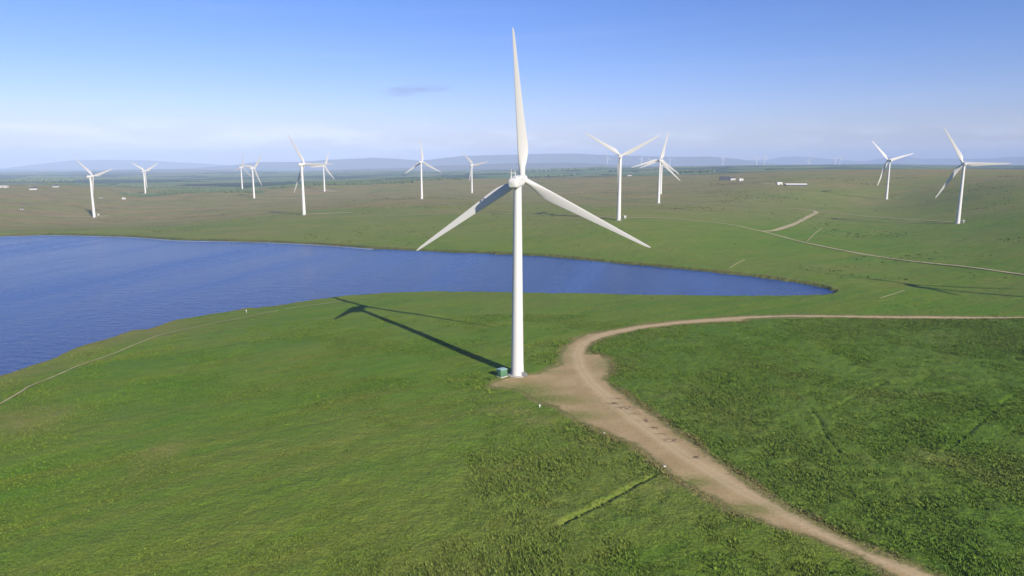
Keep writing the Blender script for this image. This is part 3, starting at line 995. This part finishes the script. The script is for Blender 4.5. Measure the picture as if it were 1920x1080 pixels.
def make_turbine():
    root = bpy.data.objects.new('wind_turbine', None)
    COL.objects.link(root)
    root.empty_display_size = 4
    P = {}
    bm = bmesh.new()
    loft(bm, [circle(3.3, -0.6, 40), circle(3.3, 0.12, 40), circle(3.1, 0.2, 40), circle(2.55, 0.22, 40), circle(2.5, 0.3, 40)])
    P['foundation'] = from_bm('foundation', bm, M_CONC, root)
    P['tower'] = from_bm('tower', tower_bm(), M_WHITE, root)
    # door with a frame, on the side towards the track, and the steps up to it
    a = radians(-38)
    R = Matrix.Rotation(a, 3, 'Z')
    bm = bmesh.new()
    rings = []
    for z in (1.35, 3.6):
        rings.append([R @ Vector((2.09 + 0.0, s * 0.52, z)) for s in (-1, 1)] + [R @ Vector((2.21, s * 0.52, z)) for s in (1, -1)])
    loft(bm, rings)
    P['door'] = from_bm('door', bm, M_SHEET, root, False)
    bm = bmesh.new()
    for i in range(5):
        box(bm, (0.32, 1.1, 0.06), R @ Vector((2.55 + 0.32 * (4 - i), 0, 0.27 + 0.22 * i)), R)
    box(bm, (0.8, 1.1, 0.06), R @ Vector((2.62, 0, 1.30)), R)
    for s in (-0.52, 0.52):
        bar(bm, R @ Vector((2.6, s, 2.2)), R @ Vector((3.9, s, 1.15)), 0.03)
        for q in ((2.6, 0.2, 2.2), (3.25, 0.2, 1.68), (3.9, 0.2, 1.15)):
            bar(bm, R @ Vector((q[0], s, q[1])), R @ Vector((q[0], s, q[2])), 0.03)
        bar(bm, R @ Vector((2.3, s, 1.2)), R @ Vector((3.95, s, 0.2)), 0.05)
    P['steps'] = from_bm('steps', bm, M_STEEL, root)
    P['nacelle'] = from_bm('nacelle', nacelle_bm(), M_WHITE, root)
    bm = bmesh.new()
    for s in (-0.75, 0.75):
        bar(bm, (s * 1.2, -4.6, 1.4), (s * 0.75, -4.8, 3.1), 0.15)
        bar(bm, (s * 0.75, -4.8, 3.1), (s * 0.75, -4.8, 4.0), 0.07)
        bar(bm, (s * 1.2, -4.0, 1.4), (s * 0.8, -4.75, 2.7), 0.10)
    bar(bm, (-1.0, -4.8, 3.1), (1.0, -4.8, 3.1), 0.13)
    box(bm, (0.5, 0.14, 0.14), (0.56, -4.8, 4.05))
    bmesh.ops.create_uvsphere(bm, u_segments=10, v_segments=6, radius=0.17, matrix=Matrix.Translation((-0.56, -4.8, 4.08)))
    P['weather_mast'] = from_bm('weather_mast', bm, M_WHITE, P['nacelle'])
    bm = bmesh.new()
    box(bm, (1.5, 1.3, 0.12), (0, -2.1, 1.78), None, 0.03)
    
    P['roof_hatch'] = from_bm('roof_hatch', bm, M_SHEET, P['nacelle'])
    P['hub'] = from_bm('hub', hub_bm(), M_WHITE, root)
    b0 = from_bm('blade', blade_mesh(), M_BLADE, root, True, 50)
    P['blades'] = [b0]
    for k in range(2):
        b = b0.copy()
        COL.objects.link(b)
        b.parent = root
        P['blades'].append(b)
    return root, P


def pose(root, P, loc, yaw, phase, R=45.0, dev=(0, 0, 0), chord=1.0):
    root.location = loc
    Mh = Matrix.Translation((0, 0, HUB)) @ Matrix.Rotation(-yaw, 4, 'Z') @ Matrix.Rotation(radians(5), 4, 'X')
    P['nacelle'].matrix_local = Mh
    H = Mh @ Matrix.Translation((0, YO, 0))
    P['hub'].matrix_local = H
    for k, b in enumerate(P['blades']):
        b.matrix_local = H @ Matrix.Rotation(phase + k * 2 * pi / 3 + dev[k], 4, 'Y') @ Matrix.Diagonal((chord, 1, R / 45.0, 1))


def dup(root, P):
    r = root.copy()
    COL.objects.link(r)
    Q = {}
    for k, o in P.items():
        if k == 'blades':
            Q[k] = []
            for b in o:
                c = b.copy()
                COL.objects.link(c)
                c.parent = r
                Q[k].append(c)
        elif k not in ('weather_mast', 'roof_hatch'):
            c = o.copy()
            COL.objects.link(c)
            c.parent = r
            Q[k] = c
    for k in ('weather_mast', 'roof_hatch'):
        c = P[k].copy()
        COL.objects.link(c)
        c.parent = Q['nacelle']
        Q[k] = c
    return r, Q


GT = 'wind turbines spread across the moor'
root0, P0 = make_turbine()
pose(root0, P0, (1.81, 229.94, float(hfun(np.array([1.81]), np.array([229.94]))[0])), radians(16.4), radians(-2.8), 47.6)
tag(root0, 'large white wind turbine in the foreground standing beside the gravel pad and green kiosk', 'wind turbine', GT)
FARM = [
    ('t1', 14, -47, 42, 'leftmost white wind turbine, standing on brown moor beyond the left end of the lake'),
    ('t2', 8, -58, 44, 'small white wind turbine on the left moor, second from the left'),
    ('t3', 27, 12, 41, 'farther turbine of the overlapping pair left of centre, third from left'),
    ('t4', 21, 39, 41, 'nearer turbine of the overlapping pair left of centre, fourth from left'),
    ('t5', 21, -30, 44, 'tall white turbine beyond the lake with one blade lying level to the right'),
    ('t6', 12, 24, 41, 'small white turbine just right of and behind the tall one with the level blade'),
    ('t7', 14, -2, 40, 'white turbine left of the foreground tower with one blade straight up'),
    ('t8', 24, -42, 42, 'small white turbine standing nearest left of the foreground tower, just above its left blade'),
    ('t9', 14, -58, 44, 'tall white turbine right of the foreground tower with two blades raised in a V'),
    ('t10', 12, 15, 45, 'nearer turbine of the pair that stand almost in line right of centre'),
    ('t11', 9, 9, 45, 'farther turbine hidden partly behind its neighbour in the pair right of centre'),
    ('t12', -3, -45, 45.5, 'white turbine on the right moor, second from the right edge'),
    ('t13', 21, -30, 45, 'tall white turbine nearest the right edge with one blade pointing right along the horizon')]
for key, yaw, ph, R, lab in FARM:
    x, y, z = TURB[key]
    r, Q = dup(root0, P0)
    pose(r, Q, (x, y, float(hfun(np.array([x]), np.array([y]))[0])), radians(yaw), radians(ph), R, (0, 0, 0), 1.7 if y > 1400 else 1.25)
    tag(r, lab, 'wind turbine', GT)
# one more outside the right edge of the frame: its shadow lies on the near bank
hs = at_z(1797, 541, 0.0)
ox, oy = hs[0] + to_sun.x / to_sun.z * HUB, hs[1] + to_sun.y / to_sun.z * HUB
r, Q = dup(root0, P0)
pose(r, Q, (ox, oy, float(hfun(np.array([ox]), np.array([oy]))[0])), radians(16), radians(-12), 47)
tag(r, 'turbine past the right edge whose shadow lies on grass right of the lake', 'wind turbine', GT)
TINY = [
    (1139, 308, 297, -2, 'tiny hazy turbine on the skyline directly left of the V-bladed turbine'),
    (1202.5, 309, 298.5, 30, 'tiny hazy turbine on the skyline seen between the V-bladed turbine and the in-line pair'),
    (1216, 309.5, 300, -20, 'tiny hazy turbine just left of the in-line pair, behind their left blades'),
    (1256, 309.5, 301, -50, 'tiny hazy turbine on the skyline just right of the in-line pair'),
    (1355, 308.6, 297.5, 12, 'tiny distant turbine standing alone on the skyline above the dark barn'),
    (1418.5, 308.8, 297, -55, 'left one of two tiny distant turbines close together right of the lone skyline turbine'),
    (1433.3, 310, 297.5, 0, 'right one of two tiny distant turbines close together right of the lone skyline turbine'),
    (1515.5, 313.5, 307.5, 25, 'tiniest distant turbine half sunk behind the moor above the long white shed'),
    (1565.3, 310.2, 302.5, 40, 'left one of the tiny distant pair nearest the right moor turbine'),
    (1574.2, 310.5, 302, -5, 'right one of the tiny distant pair nearest the right moor turbine')]
for px, py, hy, ph, lab in TINY:
    dist = HUB * F / (py - hy) * 1.0
    p = at_r(px, py, min(dist, 8500))
    gz = float(hfun(p[:1], p[1:2])[0])
    r, Q = dup(root0, P0)
    pose(r, Q, (p[0], p[1], min(p[2], gz + 6) if gz < p[2] else p[2]), radians(18), radians(ph), 45, (0, 0, 0), 2.1)
    Q['tower'].scale = (1.7, 1.7, 1)
    r.location.z = gz if abs(gz - p[2]) < 10 else p[2]
    tag(r, lab, 'wind turbine', GT)

# ------------------------------------------------------------------ green transformer kiosk beside the tower and others on the moor


def make_kiosk(M_KGREEN, M_KROOF, M_KDOOR):
    root = bpy.data.objects.new('transformer_kiosk', None)
    COL.objects.link(root)
    P = {}
    bm = bmesh.new()
    box(bm, (3.1, 2.7, 0.5), (0, 0, 0.0), None, 0.03)
    P['plinth'] = from_bm('plinth', bm, M_CONC, root)
    bm = bmesh.new()
    box(bm, (2.75, 2.35, 2.35), (0, 0, 1.425), None, 0.04)
    for i in range(9):
        box(bm, (0.05, 0.03, 2.1), (-1.2 + i * 0.3, 1.185, 1.42))
    P['body'] = from_bm('body', bm, M_KGREEN, root)
    bm = bmesh.new()
    loft(bm, [[(-1.5, -1.3, 2.6), (1.5, -1.3, 2.6), (1.5, 1.3, 2.6), (-1.5, 1.3, 2.6)], [(-1.5, -1.3, 2.72), (1.5, -1.3, 2.72), (1.5, 1.3, 2.72), (-1.5, 1.3, 2.72)],
              [(-0.9, -0.2, 2.95), (0.9, -0.2, 2.95), (0.9, 0.2, 2.95), (-0.9, 0.2, 2.95)]])
    P['roof'] = from_bm('roof', bm, M_KROOF, root, False)
    for s in (-0.56, 0.56):
        bm = bmesh.new()
        box(bm, (1.05, 0.05, 1.95), (s, -1.2, 1.35), None, 0.012)
        for k in range(5):
            box(bm, (0.6, 0.03, 0.05), (s, -1.235, 1.75 + 0.1 * k))
        P['door%g' % s] = from_bm('door', bm, M_KDOOR, root)
    return root, P


def dup_simple(root):
    r = root.copy()
    COL.objects.link(r)
    for c in root.children:
        k = c.copy()
        COL.objects.link(k)
        k.parent = r
    return r


def place(o, px, py, rz=0.0, sink=0.0):
    p = ground(px, py)
    o.location = (p[0], p[1], p[2] - sink)
    o.rotation_euler = (0, 0, rz)


kr, KP = make_kiosk(M_KGREEN, M_KROOF, M_KDOOR)
p = at_z(941, 709, 0.0)
kr.location = (p[0], p[1] + 1.6, float(hfun(p[:1], p[1:2] + 1.6)[0]))
kr.rotation_euler = (0, 0, radians(42))
GK = 'transformer kiosks by the turbines'
tag(kr, 'green transformer kiosk with pale roof beside the foot of the foreground turbine', 'kiosk', GK)
kp = None
for px, py, rz, lab in ((1171, 409.5, 20, 'small pale kiosk just right of the foot of the V-bladed turbine'),
                        (184.5, 404.5, 35, 'small pale kiosk just right of the foot of the leftmost turbine'), (1805, 417.5, 30, 'small pale kiosk at the foot of the turbine nearest the right edge')):
    if kp is None:
        kp = k = make_kiosk(M_CONC, M_SHEET, M_STEEL)[0]
    else:
        k = dup_simple(kp)
    place(k, px, py, radians(rz))
    tag(k, lab, 'kiosk', GK)

# ------------------------------------------------------------------ far buildings


def house(name, L, D, H, ridge, wall, roofm, px, py, rz, label, cat, windows=0):
    root = bpy.data.objects.new(name, None)
    COL.objects.link(root)
    bm = bmesh.new()
    sec = lambda x: [(x, -D / 2, -0.8), (x, -D / 2, H), (x, 0, H + ridge), (x, D / 2, H), (x, D / 2, -0.8)]
    loft(bm, [sec(-L / 2), sec(L / 2)])
    from_bm('wall', bm, wall, root, False)
    bm = bmesh.new()
    o_, t_ = 0.5, 0.25
    sl = ridge / (D / 2)
    for s in (-1, 1):
        a = [(x, s * (D / 2 + o_), H - o_ * sl + 0.05) for x in (-L / 2 - o_, L / 2 + o_)]
        b = [(x, 0, H + ridge + 0.05) for x in (L / 2 + o_, -L / 2 - o_)]
        lo = a + b
        loft(bm, [lo, [(v[0], v[1], v[2] + t_) for v in lo]])
    rf = from_bm('roof', bm, roofm, root, False)
    if windows:
        for i in range(windows):
            bm = bmesh.new()
            box(bm, (1.2, 0.1, 1.5), (-L / 2 + L * (i + 0.5) / windows, -D / 2 - 0.03, H * 0.55))
            from_bm('window', bm, M_PANE, root, False)
        bm = bmesh.new()
        box(bm, (1.0, 1.0, 2.0), (-L / 2 + 0.8, 0, H + ridge + 0.6))
        from_bm('chimney', bm, wall, rf, False)
    else:
        bm = bmesh.new()
        box(bm, (min(3.4, L * 0.3), 0.12, min(3.2, H * 0.8)), (L * 0.1, -D / 2 - 0.04, min(3.2, H * 0.8) / 2))
        from_bm('door', bm, M_DARK, root, False)
    tag(root, label, cat)
    place(root, px, py, radians(rz))
    return root


house('barn', 24, 14, 5.0, 3.5, M_SLATE, M_SLATE, 1359, 337.5, -8, 'long dark barn with slate roof on the skyline moor right of centre', 'barn')
house('farmhouse', 13, 8, 5, 3, M_HARL, M_SLATE, 1373, 337.8, 10, 'white house beside the long dark barn on the skyline moor', 'house', 3)
house('shed', 9, 6, 3, 1.5, M_SHEET, M_SHEET, 1389, 338.8, 10, 'little pale shed on the track right of the white house and dark barn', 'shed')
house('shed', 10, 6, 3, 1.5, M_SHEET, M_SHEET, 1461, 346.2, 10, 'small pale shed at the left end of the long low white shed', 'shed')
house('polytunnel', 40, 9, 2.2, 1.6, M_DARK, M_SHEET, 1492, 348.0, -3, 'long low white roofed shed lying on the right moor', 'shed')
house('farmhouse', 15, 8, 4, 3, M_HARL, M_SLATE, 63, 356.0, 20, 'white farmhouse on the left moor edge, farther of the two left of the leftmost turbine', 'house', 3)
house('farmhouse', 13, 8, 3.5, 3, M_HARL, M_SLATE, 105, 351.0, 12, 'pale low farmhouse among trees between the white farmhouse and the leftmost turbine', 'house', 3)
house('barn', 22, 10, 2.6, 2.4, M_HARL, M_HARL, 6, 352.0, 4, 'long white barn cut by the left edge of the photo', 'barn')
house('cabin', 4.0, 3.0, 2.0, 1.0, M_HARL, M_SLATE, 41, 393.0, 10, 'tiny white cabin alone on the brown moor left of the leftmost turbine', 'cabin')
house('cabin', 6.0, 3.5, 2.2, 1.2, M_HARL, M_SHEET, 232.5, 374.0, 5, 'tiny white cabin on the moor between the two leftmost turbines', 'cabin')
house('cabin', 5, 3, 2.2, 1.0, M_HARL, M_SLATE, 189, 371.5, 5, 'faint tiny cabin just right of the tower of the leftmost turbine', 'cabin')
house('farmhouse', 13, 8, 3, 2.5, M_HARL, M_SLATE, 1066, 330.5, 5, 'white cottage on the moor edge between the foreground turbine and the V-bladed one', 'house', 3)
house('cottage', 14, 8, 4, 3, M_HARL, M_SLATE, 1180, 330.0, 5, 'white cottage on the moor under the left blades of the in-line turbines', 'house', 3)

# ------------------------------------------------------------------ small things near the track and the shore


def post(px, py, h, label):
    root = bpy.data.objects.new('marker_post', None)
    COL.objects.link(root)
    bm = bmesh.new()
    loft(bm, [circle(0.13, -0.3, 12), circle(0.13, h - 0.12, 12), circle(0.09, h, 12)])
    from_bm('post', bm, M_HARL, root)
    bm = bmesh.new()
    box(bm, (0.42, 0.06, 0.42), (0, -0.16, h - 0.35), None, 0.01)
    from_bm('plate', bm, M_SHEET, root)
    place(root, px, py)
    tag(root, label, 'post', 'white marker posts')


post(462, 586, 1.5, 'white marker post on the near lake shore beside the footpath')
post(1012, 764, 1.0, 'short white marker post on the mossy edge of the gravel pad')


def stone(px, py, s, label):
    bm = bmesh.new()
    bmesh.ops.create_icosphere(bm, subdivisions=3, radius=1.0)
    for v in bm.verts:
        k = 1 + 0.22 * float(fbm(np.array([v.co.x * 3 + px]), np.array([v.co.y * 3 + v.co.z * 2.1]), 1.6, 3, int(px))[0])
        v.co = Vector((v.co.x * s * 1.2 * k, v.co.y * s * k, v.co.z * s * 0.7 * k))
    o = from_bm('boulder', bm, M_STONE, None, True, 30)
    place(o, px, py, random.random() * 3, -s * 0.25)
    tag(o, label, 'boulder', 'loose boulders')


stone(1246, 875, 0.32, 'pale boulder at the grassy edge of the gravel track')
stone(1133, 812, 0.22, 'small pale boulder at the verge below the gravel pad')

# ------------------------------------------------------------------ woods on the lowland


def wood(px, py, wide, deep, nn, h, label, mat, conifer=True, seed=1, rot=0.0):
    g = np.random.default_rng(seed)
    c = ground(px, py)
    u, v = g.uniform(-1, 1, nn), g.uniform(-1, 1, nn)
    ca = atan2(c[0], c[1])
    x = c[0] + cos(ca + rot) * u * wide / 2 + sin(ca + rot) * v * deep / 2
    y = c[1] - sin(ca + rot) * u * wide / 2 + cos(ca + rot) * v * deep / 2
    keep = (fbm(x, y, max(wide, 60) / 5, 3, seed) + 0.75 - 0.9 * (u ** 4) - 0.5 * v ** 4) > 0
    x, y = x[keep], y[keep]
    z = hfun(x, y)
    N = len(x)
    ht = h * g.uniform(0.6, 1.15, N)
    if conifer:
        prof = ((0.0, 0.16), (0.12, 0.24), (0.55, 0.15), (0.6, 0.19), (1.0, 0.01))
    else:
        prof = ((0.0, 0.05), (0.2, 0.3), (0.5, 0.46), (0.8, 0.36), (1.0, 0.1))
    K = 6
    V, Fq = [], []
    ang = 2 * pi * np.arange(K) / K
    for t, rr in prof:
        jit = g.uniform(0.75, 1.25, (N, K))
        V.append(np.stack([x[:, None] + np.cos(ang) * rr * ht[:, None] * jit, y[:, None] + np.sin(ang) * rr * ht[:, None] * jit,
                           z[:, None] - 0.5 + t * ht[:, None] * g.uniform(0.92, 1.05, (N, K))], -1))
    V = np.stack(V, 1)                                    # N, rings, K, 3
    idx = np.arange(N * len(prof) * K).reshape(N, len(prof), K)
    a = idx[:, :-1]
    b = idx[:, 1:]
    Fq = np.stack([a, np.roll(a, -1, 2), np.roll(b, -1, 2), b], -1).reshape(-1, 4)
    o = grid_mesh('wood', V.reshape(-1, 3), Fq, mat, True)
    tag(o, label, 'wood', None, 'stuff')


C_, L_ = M_WOOD_LEAF, M_LEAF
wood(365, 360.0, 330, 120, 900, 8, 'dark conifer plantation edge behind the second turbine from the left', C_, True, 1)
wood(230, 351.0, 420, 160, 900, 8, 'dark conifer belt along the moor edge behind the leftmost turbine', C_, True, 2)
wood(220, 336.0, 460, 120, 300, 14, 'hazy wood on the lowland right of the leftmost turbine', L_, False, 3)
wood(30, 341.5, 500, 120, 280, 14, 'hazy wood on the lowland at the left edge of the photo', L_, False, 4)
wood(100, 337.5, 380, 160, 400, 14, 'thin hazy wood above the pale low farmhouse', L_, False, 5)
wood(640, 345.5, 420, 90, 900, 8, 'dark straight plantation edge right of the small turbine behind the tall one', C_, True, 6)
wood(730, 340.0, 520, 120, 900, 8, 'dark plantation belt left of the upturned Y turbine', C_, True, 7)
wood(1030, 331.5, 240, 60, 350, 11, 'dark hedge-like wood right of the foreground turbine hub', L_, False, 10)
wood(1030, 321.0, 480, 300, 600, 15, 'hazy wood on the lowland right of the upright foreground blade', L_, False, 11)
wood(1085, 318.5, 420, 260, 500, 15, 'hazy wood on the lowland left of the V-bladed turbine', L_, False, 12)
wood(1300, 323.5, 190, 120, 420, 13, 'dark block of trees between the in-line turbines and the lone skyline turbine', C_, True, 13)
wood(1190, 320.5, 300, 100, 350, 13, 'dark wood behind the left blades of the in-line turbines', C_, True, 14)
wood(1450, 318.0, 90, 40, 120, 9, 'small dark copse on the moor right of the twin tiny turbines', C_, True, 15)
wood(915, 326.0, 300, 160, 500, 13, 'hazy wood between the turbine nearest the tower and the foreground hub', L_, False, 16)
wood(775, 322.5, 700, 200, 350, 15, 'hazy wood on the lowland behind the upturned Y turbine', L_, False, 17)
wood(430, 329.5, 700, 200, 300, 15, 'hazy wood on the lowland left of the overlapping pair of turbines', L_, False, 18)

# ------------------------------------------------------------------ air
bm = bmesh.new()
lowest = min(float(Zd.min()), -195.0) - 1.0
highest = 430.0
box(bm, (58000, 58000, highest - lowest), (0, 0, (highest + lowest) / 2))
hm = bpy.data.materials.new('haze_air')
hm.use_nodes = True
t = NT(hm.node_tree)
pv = t.add('ShaderNodeVolumePrincipled')
pv.inputs['Color'].default_value = (0.55, 0.71, 1.0, 1)
pv.inputs['Density'].default_value = 8.0e-5
pv.inputs['Anisotropy'].default_value = -0.2
mo = t.add('ShaderNodeOutputMaterial')
t.t.links.new(pv.outputs[0], mo.inputs['Volume'])
me = bpy.data.meshes.new('haze')
bm.to_mesh(me)
bm.free()
me.materials.append(hm)
hz = bpy.data.objects.new('haze', me)
COL.objects.link(hz)
tag(hz, 'thin blue haze over the far lowland and hills', 'haze', None, 'stuff')
